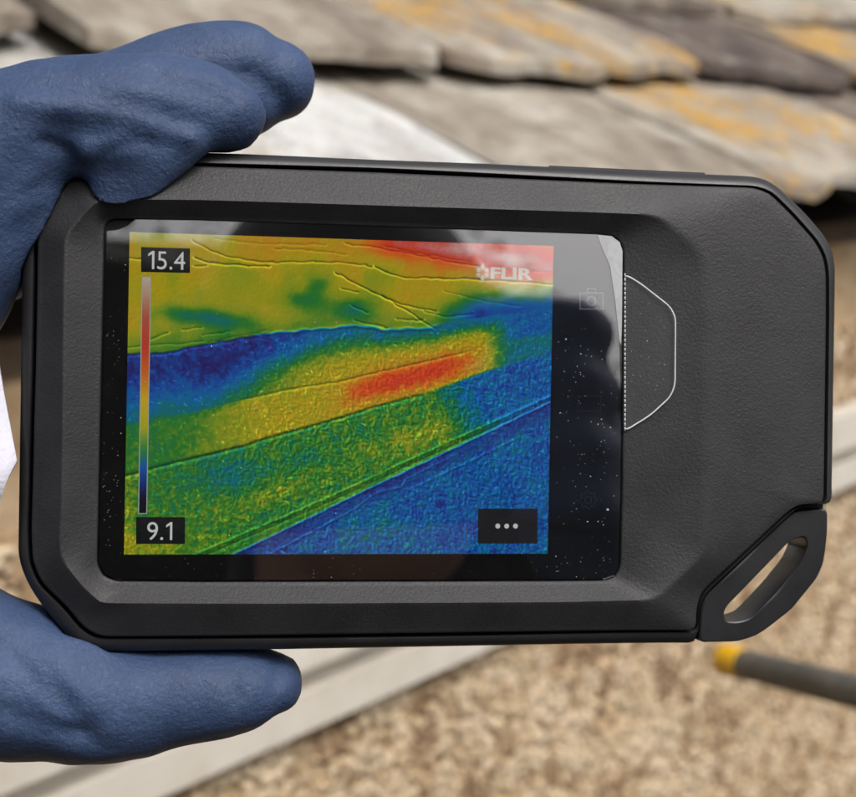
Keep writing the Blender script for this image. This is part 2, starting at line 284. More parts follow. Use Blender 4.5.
def slate(x0, x1, s0, tone, lichen, seed, lift=0):
    r = np.random.default_rng(seed); nx, ns = 14, 5; wd = x1 - x0 - .012
    v = []
    skew = r.uniform(-.012, .012); e0 = np.cumsum(r.uniform(-.011, .011, nx)); e0 -= e0.mean(); e0 += r.uniform(-.006, .006, nx); e0[0] += .022; e0[-1] += r.uniform(.0, .03)
    for top in (1, 0):
        for j in range(ns):
            fj = (j / (ns - 1)) ** 1.4
            for i in range(nx):
                fi = i / (nx - 1); x = -wd / 2 + wd * fi + skew * fj + r.uniform(-.004, .004) * (i in (0, nx - 1))
                s = fj * SLEN + (e0[i] * (1 - fj)); h = H0 * (1 - s / SLEN) + (TH * (1.05 - .35 * (j == 0)) + r.uniform(-.0025, .0025) if top else r.uniform(-.001, .002))
                if top and j == 0: s += .006
                v.append((x, s, h))
    f = []; N = nx * ns
    for j in range(ns - 1):
        for i in range(nx - 1):
            a = j * nx + i; f.append((a, a + 1, a + nx + 1, a + nx)); f.append((N + a, N + a + nx, N + a + nx + 1, N + a + 1))
    for i in range(nx - 1):
        a = i; f.append((N + a, N + a + 1, a + 1, a)); a = (ns - 1) * nx + i; f.append((a, a + 1, N + a + 1, N + a))
    for j in range(ns - 1):
        a = j * nx; f.append((a, a + nx, N + a + nx, N + a)); a = j * nx + nx - 1; f.append((N + a, N + a + nx, a + nx, a))
    o = mesh('slate', v, f, M_SLATE, roof); smooth_angle(o, 35)
    o.matrix_local = Matrix.Translation(roof_pt((x0 + x1) / 2, s0, lift - H0)) @ Matrix.Rotation(PITCH, 4, 'X') @ Matrix.Rotation(r.uniform(-.012, .012), 4, 'Z') @ Matrix.Rotation(r.uniform(-.012, .012), 4, 'Y')
    o['tone'] = float(tone); o['lichen'] = float(lichen); o['seed'] = [float(q) for q in r.uniform(0, 30, 3)]
# joints read off the photograph: (x of the joint at the left of the slate, tone, yellow lichen)
KNOWN = {0: [(.12, .98, .05), (.52, .95, .2), (.935, .6, .3), (1.315, .6, .85), (1.77, .3, .2), (2.2, .55, .5)],
         1: [(.22, .58, .1), (.65, .5, .15), (1.086, .55, .85), (1.6, .1, .05), (2.02, .45, .85), (2.5, .3, .5)],
         2: [(.35, .5, .1), (.8, .6, .15), (1.22, .35, .4), (1.62, .3, .45), (2.08, .62, .7), (2.55, .68, .45), (3.0, .4, .6)]}
for k in range(7):
    kn = KNOWN.get(k, [(.4 + .13 * (k % 3), .4, .4)]); js = [(q[0], q[1], q[2]) for q in kn]
    r = np.random.default_rng(100 + k)
    x = js[0][0]
    while x > X0: x -= r.uniform(.28, .45); js.insert(0, (x, r.uniform(.15, .8), r.uniform(0, .7)))
    x = js[-1][0]
    while x < X1: x += r.uniform(.28, .45); js.append((x, r.uniform(.15, .8), r.uniform(0, .7)))
    for i in range(len(js) - 1):
        s0 = k * EXP + r.uniform(-.012, .012) + (.085 if (k == 1 and js[i][0] == .22) else 0)
        slate(js[i][0], js[i + 1][0], s0, js[i][1], js[i][2], 1000 + k * 40 + i, r.uniform(0, .010) + (.016 if k == 1 and js[i][0] in (.65, 1.086) else 0))
# wall in bands below the eave
WY = 0.06
def wall_mat(name, c0, c1, c2, sc, bs, bd):
    m, nt, b = mat(name, c1, .92, .15); c = coords(nt)
    col = ramp(nt, noise(nt, sc, 7, .68, .3, c), [(.28, c0), (.5, c1), (.72, c2)])
    col = mix(nt, ramp(nt, noise(nt, 5, 4, .6, .2, c), [(.4, g3(0)), (.8, g3(.5))]), col, c0)
    nt.links.new(col, b.inputs['Base Color']); bump(nt, b, noise(nt, sc * 1.6, 6, .7, 0, c), bs, bd); return m
M_BAND = wall_mat('stained render', (.2, .12, .065), (.38, .27, .16), (.5, .4, .27), 16, .6, .004)
M_CAST = wall_mat('roughcast mortar', (.21, .13, .07), (.4, .28, .165), (.54, .42, .27), 30, 1, .006)
M_TRIM = wall_mat('weathered pale paint', (.45, .4, .33), (.6, .56, .49), (.68, .65, .59), 10, .3, .002)
M_BRN = wall_mat('dark timber', (.07, .05, .035), (.13, .095, .065), (.18, .13, .09), 20, .5, .003)
XW0, XW1 = -1.5, 5.1
def slab(name, y0, y1, z0, z1, m): return mesh(name, box_v(XW0, XW1, y0, y1, z0, z1), BOX_F, m, house)
z_ab = CAM_Z - .276; z_t1, z_t2, z_t3, z_t4 = CAM_Z - .388, CAM_Z - .436, CAM_Z - .459, CAM_Z - .493
slab('wall_plate', WY + .03, WY + .3, ZE - .07, ZE - .045, M_BRN)
slab('render_band', WY + .012, WY + .3, z_ab, ZE - .07, M_BAND)
slab('wall', WY + .008, WY + .302, 0, z_ab, M_CAST)
slab('trim_board', WY - .02, WY + .007, z_t2, z_t1, M_TRIM)
slab('trim_board', WY - .012, WY + .007, z_t4, z_t3, M_TRIM)
slab('gap_board', WY + .001, WY + .007, z_t3 + .001, z_t2 - .001, M_TRIM)
# pebble dash: stones thrown on the wet wall, far past counting
def pebbles(name, n, x0, x1, z0, z1, seed, s0, s1):
    r = np.random.default_rng(seed); t = (1 + 5 ** .5) / 2
    iv = np.array([(-1, t, 0), (1, t, 0), (-1, -t, 0), (1, -t, 0), (0, -1, t), (0, 1, t), (0, -1, -t), (0, 1, -t), (t, 0, -1), (t, 0, 1), (-t, 0, -1), (-t, 0, 1)]) / 1.9
    iff = np.array([(0, 11, 5), (0, 5, 1), (0, 1, 7), (0, 7, 10), (0, 10, 11), (1, 5, 9), (5, 11, 4), (11, 10, 2), (10, 7, 6), (7, 1, 8), (3, 9, 4), (3, 4, 2), (3, 2, 6), (3, 6, 8), (3, 8, 9), (4, 9, 5), (2, 4, 11), (6, 2, 10), (8, 6, 7), (9, 8, 1)])
    P = np.stack([r.uniform(x0, x1, n), np.full(n, WY + .007), r.uniform(z0, z1, n)], 1)
    S = r.uniform(s0, s1, n)[:, None] * np.stack([r.uniform(.7, 1.4, n), r.uniform(.35, .7, n), r.uniform(.6, 1.2, n)], 1)
    a = r.uniform(0, math.pi, n); J = iv[None] * S[:, None, :] * r.uniform(.82, 1.18, (n, 12, 1))
    V = np.stack([J[..., 0] * np.cos(a)[:, None] - J[..., 2] * np.sin(a)[:, None], J[..., 1], J[..., 0] * np.sin(a)[:, None] + J[..., 2] * np.cos(a)[:, None]], 2) + P[:, None, :]
    m = bpy.data.meshes.new(name); FF = (iff[None] + (np.arange(n) * 12)[:, None, None]).reshape(-1, 3)
    m.vertices.add(n * 12); m.vertices.foreach_set('co', V.reshape(-1).astype('f')); m.loops.add(len(FF) * 3); m.loops.foreach_set('vertex_index', FF.reshape(-1).astype('i'))
    m.polygons.add(len(FF)); m.polygons.foreach_set('loop_start', np.arange(0, len(FF) * 3, 3).astype('i')); m.update(calc_edges=True)
    pal = np.array([(.50, .385, .25), (.46, .345, .215), (.54, .43, .295), (.38, .265, .165), (.24, .16, .1), (.56, .45, .32), (.50, .38, .245)])
    cl = vnoise(P[:, 0], P[:, 2], .028, 5) * .6 + vnoise(P[:, 0], P[:, 2], .012, 6) * .4
    kx = np.clip(((cl - .2) * 2.0 + r.normal(0, .2, n)), 0, .999); order = np.array([4, 3, 1, 6, 0, 2, 5])
    c = pal[order[(kx * 7).astype(int)]] * r.uniform(.85, 1.12, (n, 1))
    at = m.color_attributes.new('stone', 'FLOAT_COLOR', 'POINT'); C4 = np.ones((n, 12, 4), 'f'); C4[..., :3] = c[:, None, :]; at.data.foreach_set('color', C4.reshape(-1))
    mm, nt, b = mat('dash pebbles', (.4, .3, .2), .95, .05); q = nd(nt, 'ShaderNodeAttribute', attribute_name='stone'); nt.links.new(q.outputs['Color'], b.inputs['Base Color'])
    m.materials.append(mm); m.polygons.foreach_set('use_smooth', [True] * len(FF))
    o = bpy.data.objects.new(name, m); COL.objects.link(o); o.parent = house; o['kind'] = 'stuff'; return o
pebbles('pebble_dash', 34000, -.1, 2.9, .5, z_t4 - .006, 3, .0038, .0078)
pebbles('pebble_dash', 5000, -.3, 3.4, z_t1 + .006, z_ab - .006, 4, .004, .008)

# ------------------------------------------------------------------ added evergreen blocker out of view: darkens the display reflection and left-hand light
blocker_hedge = empty('blocker_hedge', Matrix.Translation((0, -5.2, 0))); tag(blocker_hedge, 'added evergreen light blocker, out of view, darkening the display reflection', 'blocker_hedge')
def blocker_top(x): return float(np.interp(x, [-9, -2.5, -1, .2, 1.35, 2.0, 2.3, 2.6, 2.9, 4, 9], [8, 7, 5.2, 3.62, 3.6, 3.75, 3.3, 3.1, 2.9, 2.6, 2.4]))  # skyline shaped for the reflection, raised at left to cut light on the device
M_LEAF, nt_, b_ = mat('evergreen leaves', (.03, .045, .018), .6, .3)
nt_.links.new(ramp(nt_, noise(nt_, 6, 5, .6, 0, coords(nt_)), [(.3, (.016, .026, .012)), (.7, (.05, .07, .028))]), b_.inputs['Base Color'])
M_TWIG, _, _ = mat('hedge wood', (.012, .013, .009), .9, .1)
v, f = [], []
for i in range(37):
    x = -9 + i * .5
    for y, k in ((-.55, .0), (-.5, .86), (0, .94), (.5, .86), (.55, .0)): v.append((x, y * (1 + .2 * math.sin(x * 3.1)), k * blocker_top(x)))
for i in range(36):
    for j in range(4): f.append((i * 5 + j, i * 5 + j + 1, i * 5 + j + 6, i * 5 + j + 5))
f += [(0, 1, 2, 3, 4), tuple(36 * 5 + k for k in (4, 3, 2, 1, 0))]
mesh('blocker_core', v, f, M_TWIG, blocker_hedge)
r = np.random.default_rng(5); v, f = [], []
for k in range(30000):
    x = r.uniform(-9, 9); tp = blocker_top(x) * (1 + .05 * math.sin(x * 4) + .04 * math.sin(x * 9.3)); z = tp * (1 - abs(r.normal(0, .3))) if r.random() < .5 else r.uniform(.05, tp)
    if z < .05: continue
    y = r.choice((-1, 1)) * r.uniform(.45, .72) if z < tp * .88 else r.uniform(-.6, .6)
    p = np.array((x, y, z)); d = r.normal(size=3); d /= np.linalg.norm(d); e = np.cross(d, r.normal(size=3)); e /= np.linalg.norm(e); l = r.uniform(.03, .07)
    b = len(v); v += [p, p + d * l * .5 + e * l * .3, p + d * l, p + d * l * .5 - e * l * .3]; f.append((b, b + 1, b + 2, b + 3))
o = mesh('blocker_foliage', v, f, M_LEAF, blocker_hedge); o['kind'] = 'stuff'

# ------------------------------------------------------------------ grey rail with yellow end cap, carried by a post beyond the picture
rail = empty('guard_rail', Matrix.Translation((.62, .02, 0)))
tag(rail, 'grey round pole with a yellow plastic end cap before the roughcast wall', 'pole')
p0 = Vector((.2105, .8978, CAM_Z - .3865)); dr = (Vector((.2649, .7814, CAM_Z - .3578)) - Vector((.2149, .8882, CAM_Z - .3842))).normalized()
M_POLE, nt_, b_ = mat('weathered galvanised tube', (.13, .125, .105), .6, .4); b_.inputs['Metallic'].default_value = .35
nt_.links.new(ramp(nt_, noise(nt_, 30, 6, .7, 0, coords(nt_)), [(.3, (.08, .078, .065)), (.7, (.19, .18, .155))]), b_.inputs['Base Color'])
M_YEL, _, _ = mat('yellow plastic cap', (.72, .4, .01), .45, .5)
off = Vector((-.62, -.02, 0))
def rpart(name, pts, rad, m, n=20):
    v, f = tube([Vector(q) + off for q in pts], rad, n); o = mesh(name, v, f, m, rail); smooth_angle(o, 40); return o
pe = p0 + dr * .95
rpart('tube', [p0 + dr * .01, pe], .0105, M_POLE)
rpart('end_cap', [p0 - dr * .002, p0, p0 + dr * .021, p0 + dr * .022], [.0085, .0112, .0112, .0107], M_YEL)
pc = p0 + dr * .9 + Vector((.034, .016, 0))
rpart('post', [(pc.x, pc.y, 0), (pc.x, pc.y, 1.45)], .0242, M_POLE)
rpart('base_plate', [(pc.x, pc.y, 0.0), (pc.x, pc.y, .008)], .075, M_POLE)
q = p0 + dr * .9
rpart('clamp', [q - dr * .025, q + dr * .025], .0165, M_POLE)

# ------------------------------------------------------------------ thermal camera
MD = Matrix(((0.98484, 0.01462, 0.17287, .00369), (0.16563, 0.21718, -0.96198, .21844), (-0.0516, 0.97602, 0.21147, CAM_Z - .04906), (0, 0, 0, 1)))
dev = empty('thermal_camera', MD)
tag(dev, 'black handheld thermal imaging camera showing a rainbow heat picture', 'thermal camera')
C0 = (-8.0, 0.0)
RIM, GRV, RDG, WEL = fillet(RIM, 1.2, 3), fillet(GROOVE, 1.2, 3), fillet(RIDGE, 2.5, 3), fillet(WELL, .8, 3)
A = star_angles([RIM, GRV, RDG, WEL], C0, 120)
rR, rG, rD, rW = (star_r(P, C0, A) for P in (RIM, GRV, RDG, WEL))
px = C0[0] + rG * np.cos(A)
t = np.clip((px - 28) / 34, 0, 1); t = t * t * (3 - 2 * t); wo = -2.4 * (1 - t) - .5 * t
L = [(rW, -4.2), (rW, -2.75), (rW + .18, -2.55), (rW + .45, -2.5)]
for f in (.15, .3, .5, .7, .85, .93, 1): 
    L.append((rW + .45 + (rD - rW - .45) * f, -2.5 + 2.5 * f))
for f in (.06, .14, .3, .5, .7, .86): L.append((rD + (rG - .5 - rD) * f, wo * (f - .03 * (1 - f)) - .02))
L += [(rG - .5, wo - .03), (rG - .18, wo - .12), (rG, wo - .45), (rG, np.full(len(A), -9.0))]
shell = loft('front_shell', A, C0, L, M_SHELL, dev)
gi = rG + .7; wr = wo - .75
L = [(gi, -9.0), (gi, wr - .25), (gi + .15, wr - .06), (gi * .72 + rR * .28, wr - .15), (gi * .4 + rR * .6, wr - .7), (gi * .15 + rR * .85, wr - 1.35), (gi * .03 + rR * .97, wr - 2.0), (rR, wr - 2.7), (rR, -9.5), (rR, -17), (rR - .6, -19), (rR - 3, -22), (rR - 6, -23)]
loft('rim', A, C0, L, M_RIM, dev, cap1=True)
CB = tuple(np.mean(np.array(SLOT), 0))
LO, SL = fillet(LOOP, 1.0, 3), fillet(SLOT, 1.2, 4); A2 = star_angles([LO, SL], CB, 80)
r1, r2 = star_r(LO, CB, A2), star_r(SL, CB, A2)
strap = loft('strap_loop', A2, CB, [(r2, -10), (r2, -3.2), (r2 + .12, -2.65), (r2 + .4, -2.5), (r1 - .4, -2.5), (r1 - .12, -2.65), (r1, -3.1), (r1, -9.5), (r1 - .5, -10)], M_LOOP, dev, closed=True)
smooth_angle(strap, 28)
prism('strap_mount', [(69.0, -15.2), (68.6, -18.6), (62, -19.6), (46.6, -33.8), (46, -39.8), (44, -39.8), (44, -33), (60, -16)], -11, -5.5, M_BLACK, dev)
bt = mesh('power_button', [(x * MM, y * MM, z * MM) for z in (-15, -6) for x, y in ((17.3, 40.3), (46.5, 40.3), (45.9, 41.25), (17.9, 41.25))], [(0, 3, 2, 1), (4, 5, 6, 7), (0, 1, 5, 4), (1, 2, 6, 5), (2, 3, 7, 6), (3, 0, 4, 7)], M_LOOP, dev)
# the lens housing and lamp on its back
v, f = tube([(-30 * MM, 12 * MM, -22.8 * MM), (-30 * MM, 12 * MM, -25.5 * MM)], 9 * MM, 32); mesh('lens_housing', v, f, M_LOOP, dev, True)
screen = prism('screen', WEL, -4.0, -3.35, M_BLACK, dev)
# -------- thermal picture: one colour per point of the panel
NX, NY = 520, 384
gx, gy = np.meshgrid(np.linspace(0, 1, NX), np.linspace(0, 1, NY))
PCN = np.array([(129.7, 232), (553.6, 246), (547.5, 553.5), (124, 554.5)])
xx = (PCN[0, 0] * (1 - gx) + PCN[1, 0] * gx) * (1 - gy) + (PCN[3, 0] * (1 - gx) + PCN[2, 0] * gx) * gy
yy = (PCN[0, 1] * (1 - gx) + PCN[1, 1] * gx) * (1 - gy) + (PCN[3, 1] * (1 - gx) + PCN[2, 1] * gx) * gy
wx_ = xx * .86 + yy * .5 + (vnoise(xx, yy, 11, 91) + .6 * vnoise(xx, yy, 4, 93)) * 5; wy_ = -xx * .5 + yy * .86 + (vnoise(xx, yy, 11, 92) + .6 * vnoise(xx, yy, 4, 94)) * 5
n_ = lambda s, seed: vnoise(wx_, wy_, s, seed) - .5
ss = lambda a, b, x: (lambda t: t * t * (3 - 2 * t))(np.clip((x - a) / (b - a), 0, 1))
lin = lambda pts: np.interp(xx, [p[0] for p in pts], [p[1] for p in pts])
blob = lambda cx, cy, rx, ry, rot=0: np.exp(-(((xx - cx) * math.cos(rot) + (yy - cy) * math.sin(rot)) / rx) ** 2 - ((-(xx - cx) * math.sin(rot) + (yy - cy) * math.cos(rot)) / ry) ** 2)
eave = lin([(120, 356), (160, 352), (200, 345), (240, 337), (270, 332), (310, 329), (350, 325), (382, 329), (414, 328), (429, 326), (457, 320), (510, 312), (552, 309)]) + n_(9, 1) * 3
lA = lin([(120, 425), (154, 418), (195, 411), (240, 399), (279, 389.5), (333, 381), (363, 373.6), (429, 359), (552, 330)])
lB = lin([(120, 477), (168, 463), (240, 445), (270, 435), (304, 426), (345, 414), (375, 404.5), (420, 393), (480, 372), (552, 352)])
c1 = lin([(120, 583), (190, 553.5), (335, 490), (420, 451), (552, 393.5)])
c2 = lin([(120, 606), (230, 553.5), (343, 498), (372, 484), (430, 457), (552, 401)])
c3 = lin([(120, 625), (265, 553), (350, 508), (370, 492), (396, 486), (402, 478), (447, 456), (552, 410)])
T = .585 + n_(40, 2) * .13 + n_(14, 3) * .07
T += .10 * ss(330, 480, xx) * ss(315, 270, yy) + .23 * np.exp(-((yy - (238 + (xx - 340) * .13)) / 16) ** 2) * ss(330, 400, xx) + .05 * ss(265, 240, yy)
T -= .20 * blob(200, 317, 42, 9, .1) + .14 * blob(315, 284, 14, 9) + .19 * blob(350, 309, 26, 12) + .15 * blob(300, 300, 26, 12)
T -= .30 * ss(40, 0, eave - yy) * ss(420, 480, xx) + .09 * ss(28, 0, eave - yy)
T -= .07 * ss(250, 232, yy) * ss(240, 150, xx)
below = ss(-1.2, 1.2, yy - eave)
dB = (yy - eave) / np.maximum(lA - eave, 1)
cold = .17 + .16 * ss(.3, 1.1, dB) + .05 * n_(30, 4) - .03 * blob(230, 370, 60, 25)
warm = .30 + .30 * ss(.05, .75, dB)
kx_ = ss(225, 350, xx + (yy - 350) * .8)
up = cold * (1 - kx_) + warm * kx_
up = up * (1 - ss(470, 520, xx)) + .24 * ss(470, 520, xx)
band = .43 + .17 * ss(165, 270, xx) - .28 * ss(478, 512, xx)
hot = .30 * np.exp(-(((xx - 405) * .975 - (yy - 377) * -.225) / 62) ** 4 - (((yy - 377) + (xx - 405) * .235) / 15) ** 2)
mid = np.where(yy < lA, up, band + (up - band) * ss(8, 0, yy - lA) * .4) + hot * .86
low = .43 + .06 * ss(150, 128, xx) + .08 * blob(150, 545, 60, 18) - .10 * blob(222, 475, 34, 18) - .06 * blob(300, 462, 30, 10) + .09 * blob(410, 435, 45, 16, -.4) + .06 * blob(270, 490, 70, 12, -.4)
low -= .20 * ss(430, 500, xx + (420 - yy) * .6)
low += n_(5, 7) * .08 + n_(2.6, 8) * .09
bot = .232 + .06 * n_(12, 9) + n_(3.0, 10) * .11 + n_(1.8, 11) * .08 + .07 * blob(370, 530, 40, 20) - .05 * ss(16, 0, yy - c2)
bot += .09 * ss(545, 556, yy) * ss(520, 550, xx)
s1 = ss(-2.5, 2.5, yy - lB); s2 = ss(-1, 1, yy - c1); s3 = ss(-1, 1, yy - c2)
grn = .44 + n_(6, 12) * .06 - .18 * ss(450, 520, xx)
mid = mid + n_(3, 13) * .07 + n_(7, 14) * .04
wallT = mid * (1 - s1) + low * s1; wallT = wallT * (1 - s2) + grn * s2; wallT = wallT * (1 - s3) + bot * s3
T = T * (1 - below) + wallT * below
T = np.clip(T + n_(1.7, 15) * .018, 0, 1)
PAL = [(0, (4, 4, 8)), (.06, (18, 16, 60)), (.13, (38, 34, 112)), (.2, (22, 78, 164)), (.27, (14, 108, 166)), (.35, (16, 116, 100)), (.43, (48, 128, 42)), (.51, (132, 156, 30)), (.60, (184, 168, 26)), (.68, (200, 150, 28)), (.75, (222, 116, 28)), (.82, (224, 76, 28)), (.88, (220, 64, 34)), (.92, (208, 100, 92)), (1, (214, 190, 178))]
pal = np.stack([np.interp(T, [q[0] for q in PAL], [q[1][k] for q in PAL]) for k in range(3)], 2)
# outlines of the visible scene stamped over the heat picture: a dark line with a light one below it
def seg_d(P):
    d = np.full(xx.shape, 1e9); sg = np.zeros(xx.shape)
    for (ax, ay), (bx, by) in zip(P[:-1], P[1:]):
        L2 = (bx - ax) ** 2 + (by - ay) ** 2; t = np.clip(((xx - ax) * (bx - ax) + (yy - ay) * (by - ay)) / L2, 0, 1)
        ex, ey = xx - ax - t * (bx - ax), yy - ay - t * (by - ay); q = np.hypot(ex, ey); m = q < d; d[m] = q[m]; sg[m] = np.sign(((bx - ax) * ey - (by - ay) * ex)[m])
    return d * sg
relief = np.zeros(xx.shape)
def stroke(P, amp, wd=1.1, wob=1.0, seed=20):
    d = seg_d(P) + n_(7, seed) * 2 * wob; relief[:] += amp * (-np.exp(-(d / wd) ** 2) + .75 * np.exp(-((d - 2.1 * wd) / wd) ** 2))
for P, a in [([(128, 258), (165, 258)], .8), ([(190, 240), (208, 250), (222, 256), (262, 262), (300, 261), (345, 262), (366, 266)], .75), ([(192, 257), (205, 262), (220, 264), (264, 266)], .95), ([(192, 265), (203, 265)], .7),
             ([(330, 272), (350, 283), (372, 293), (392, 304), (410, 315), (430, 328)], .95), ([(336, 288), (352, 292)], .7), ([(346, 305), (362, 312)], .7), ([(370, 266), (385, 273), (402, 277), (430, 277.5), (478, 279), (552, 284)], .9),
             ([(340, 243), (372, 247), (404, 253), (440, 260), (480, 267)], .55), ([(376, 295), (396, 304), (415, 308), (432, 311)], .8), ([(392, 318), (410, 320), (418, 319)], .8), ([(349, 320), (362, 323), (382, 327)], .7),
             ([(380, 246), (430, 255), (470, 262)], .4), ([(450, 262), (500, 268), (552, 272)], .35), ([(440, 290), (480, 300), (520, 306)], .4), ([(128, 347), (150, 345), (178, 343), (200, 341)], .5), ([(180, 329), (198, 327)], .6), ([(150, 339), (166, 332)], .7),
             ([(200, 335), (226, 331)], .5), ([(205, 342), (235, 335), (262, 330)], .4), ([(420, 310), (440, 316), (470, 313)], .6), ([(270, 248), (300, 249), (340, 254)], .35), ([(210, 238), (260, 243), (320, 244)], .3)]: stroke(P, a * .9, .8, .9, 20 + int(abs(P[0][0])))
def along(c, amp, wd, x0, x1, seed, off=0): 
    d = (yy - c - off) * .92 + n_(6, seed) * .8; k = ss(x0, x0 + 15, xx) * ss(x1, x1 - 15, xx); relief[:] += k * amp * (-np.exp(-(d / wd) ** 2) + .7 * np.exp(-((d - 2 * wd) / wd) ** 2))
along(eave, -.7, 1.1, 240, 440, 31); along(eave, .7, 1.2, 100, 270, 32); along(lA, .6, .9, 230, 470, 33); along(lB, .85, 1.2, 110, 425, 34)
along(c1, -.7, 1.0, 100, 580, 35, 1); along(c1, .5, 1.0, 100, 560, 36, 6); along(c2, -.8, 1.0, 100, 560, 37); along(c3, -.75, .9, 100, 455, 38); along(c2, -.5, .9, 400, 520, 39, 20)
fine = n_(1.9, 41) - np.roll(n_(1.9, 41), (2, 2), (0, 1))
relief += fine * (.10 + .34 * ss(-3, 3, yy - lB) + .26 * ss(0, 6, yy - eave) * ss(190, 270, xx))
relief += np.clip(n_(2.0, 43) - .33, 0, 1) * 4.5 * ss(0, 8, yy - eave)
pal = pal * (1 + np.clip(relief, -1, 1.2)[..., None] * .62) + np.clip(relief, 0, 1.5)[..., None] * np.array((26, 30, 24))
purple = ss(12, 3, abs(yy - c2 - 9)) * .35; pal = pal * (1 - purple[..., None]) + purple[..., None] * np.array((46, 46, 122))
pal = np.clip(pal, 2, 245) / 255; rgb = np.where(pal < .04045, pal / 12.92, ((pal + .055) / 1.055) ** 2.4)
LC = np.array(LCD); ux = (LC[0, 0] * (1 - gx) + LC[1, 0] * gx) * (1 - gy) + (LC[3, 0] * (1 - gx) + LC[2, 0] * gx) * gy
uy = (LC[0, 1] * (1 - gx) + LC[1, 1] * gx) * (1 - gy) + (LC[3, 1] * (1 - gx) + LC[2, 1] * gx) * gy
idx = np.arange(NX * NY).reshape(NY, NX); FQ = np.stack([idx[:-1, :-1], idx[1:, :-1], idx[1:, 1:], idx[:-1, 1:]], 2).reshape(-1, 4)
m = bpy.data.meshes.new('heat_picture'); m.vertices.add(NX * NY)
m.vertices.foreach_set('co', np.stack([ux * MM, uy * MM, np.full(ux.shape, -3.2 * MM)], 2).reshape(-1).astype('f'))
m.loops.add(len(FQ) * 4); m.loops.foreach_set('vertex_index', FQ.reshape(-1).astype('i')); m.polygons.add(len(FQ)); m.polygons.foreach_set('loop_start', np.arange(0, len(FQ) * 4, 4).astype('i')); m.update(calc_edges=True)
at = m.color_attributes.new('picture', 'FLOAT_COLOR', 'POINT'); C4 = np.ones((NX * NY, 4), 'f'); C4[:, :3] = rgb.reshape(-1, 3); at.data.foreach_set('color', C4.reshape(-1))
m.materials.append(M_LCD); o = bpy.data.objects.new('heat_picture', m); COL.objects.link(o); o.parent = screen
# captions on the panel
def flat(name, polys, z, m_, parent=screen):
    v, f = [], []
    for P in polys: f.append(tuple(range(len(v), len(v) + len(P)))); v += [(x * MM, y * MM, z * MM) for x, y in P]
    o = mesh(name, v, f, m_, parent); return o
def text(name, s, x0, x1, y0, y1, z, m_, bold=0.0):
    c = bpy.data.curves.new('t', 'FONT'); c.body = s; c.size = 1; c.offset = bold; t = bpy.data.objects.new('t', c); COL.objects.link(t)
    dg = bpy.context.evaluated_depsgraph_get(); m = bpy.data.meshes.new_from_object(t.evaluated_get(dg)); bpy.data.objects.remove(t)
    co = np.zeros(len(m.vertices) * 3); m.vertices.foreach_get('co', co); co = co.reshape(-1, 3); lo, hi = co.min(0), co.max(0)
    co[:, 0] = (x0 + (co[:, 0] - lo[0]) / (hi[0] - lo[0]) * (x1 - x0)) * MM; co[:, 1] = (y0 + (co[:, 1] - lo[1]) / (hi[1] - lo[1]) * (y1 - y0)) * MM; co[:, 2] = z * MM
    m.vertices.foreach_set('co', co.reshape(-1)); m.update(); m.materials.clear(); m.materials.append(m_); m.name = name
    o = bpy.data.objects.new(name, m); COL.objects.link(o); o.parent = screen; return o
flat('caption_box', [B154], -3.17, M_BOX); flat('caption_box', [B91], -3.17, M_BOX); flat('menu_box', [BDOT], -3.17, emis('menu box grey', (.016, .015, .017), SCR))
def one(name, x, y0, y1, parent):                                       # the display's figure 1: a stem with a flag
    h = y1 - y0; return flat(name, [[(x + .62, y0), (x + .98, y0), (x + .98, y1), (x + .66, y1), (x, y1 - .17 * h), (x, y1 - .3 * h), (x + .62, y1 - .17 * h)]], -3.14, M_WHITE, parent)
rd = text('temperature_reading', '5.4', T154[0][0] + 1.45, T154[1][0], T154[0][1], T154[2][1], -3.14, M_WHITE, -.002); one('temperature_digit', T154[0][0], T154[0][1], T154[2][1], screen)
rd = text('temperature_reading', '9.', T91[0][0], T91[0][0] + 2.55, T91[0][1], T91[2][1], -3.14, M_WHITE, -.002); one('temperature_digit', T91[0][0] + 3.0, T91[0][1], T91[2][1], screen)
ring = lambda cx, cy, r, n=14: [(cx + r * math.cos(6.2832 * k / n), cy + r * math.sin(6.2832 * k / n)) for k in range(n)]
for x, y in DOTS: flat('menu_dot', [ring(x, y, .42)], -3.14, M_WHITE)
text('logo_lettering', 'FLIR', FLIR[0][0], FLIR[1][0], FLIR[0][1], FLIR[2][1], -3.14, M_LOGO, .035)
ex, ey = EMB[0]; pet = []
for k in range(6):
    a = math.pi / 2 + k * math.pi / 3; ro = 1.7 if k % 3 == 0 else 1.25
    pet.append([(ex + q * math.cos(a + b), ey + q * math.sin(a + b)) for q, b in ((.45, -.35), (1.0, -.46), (ro, 0), (1.0, .46), (.45, .35))])
flat('logo_emblem', pet, -3.14, M_LOGO)
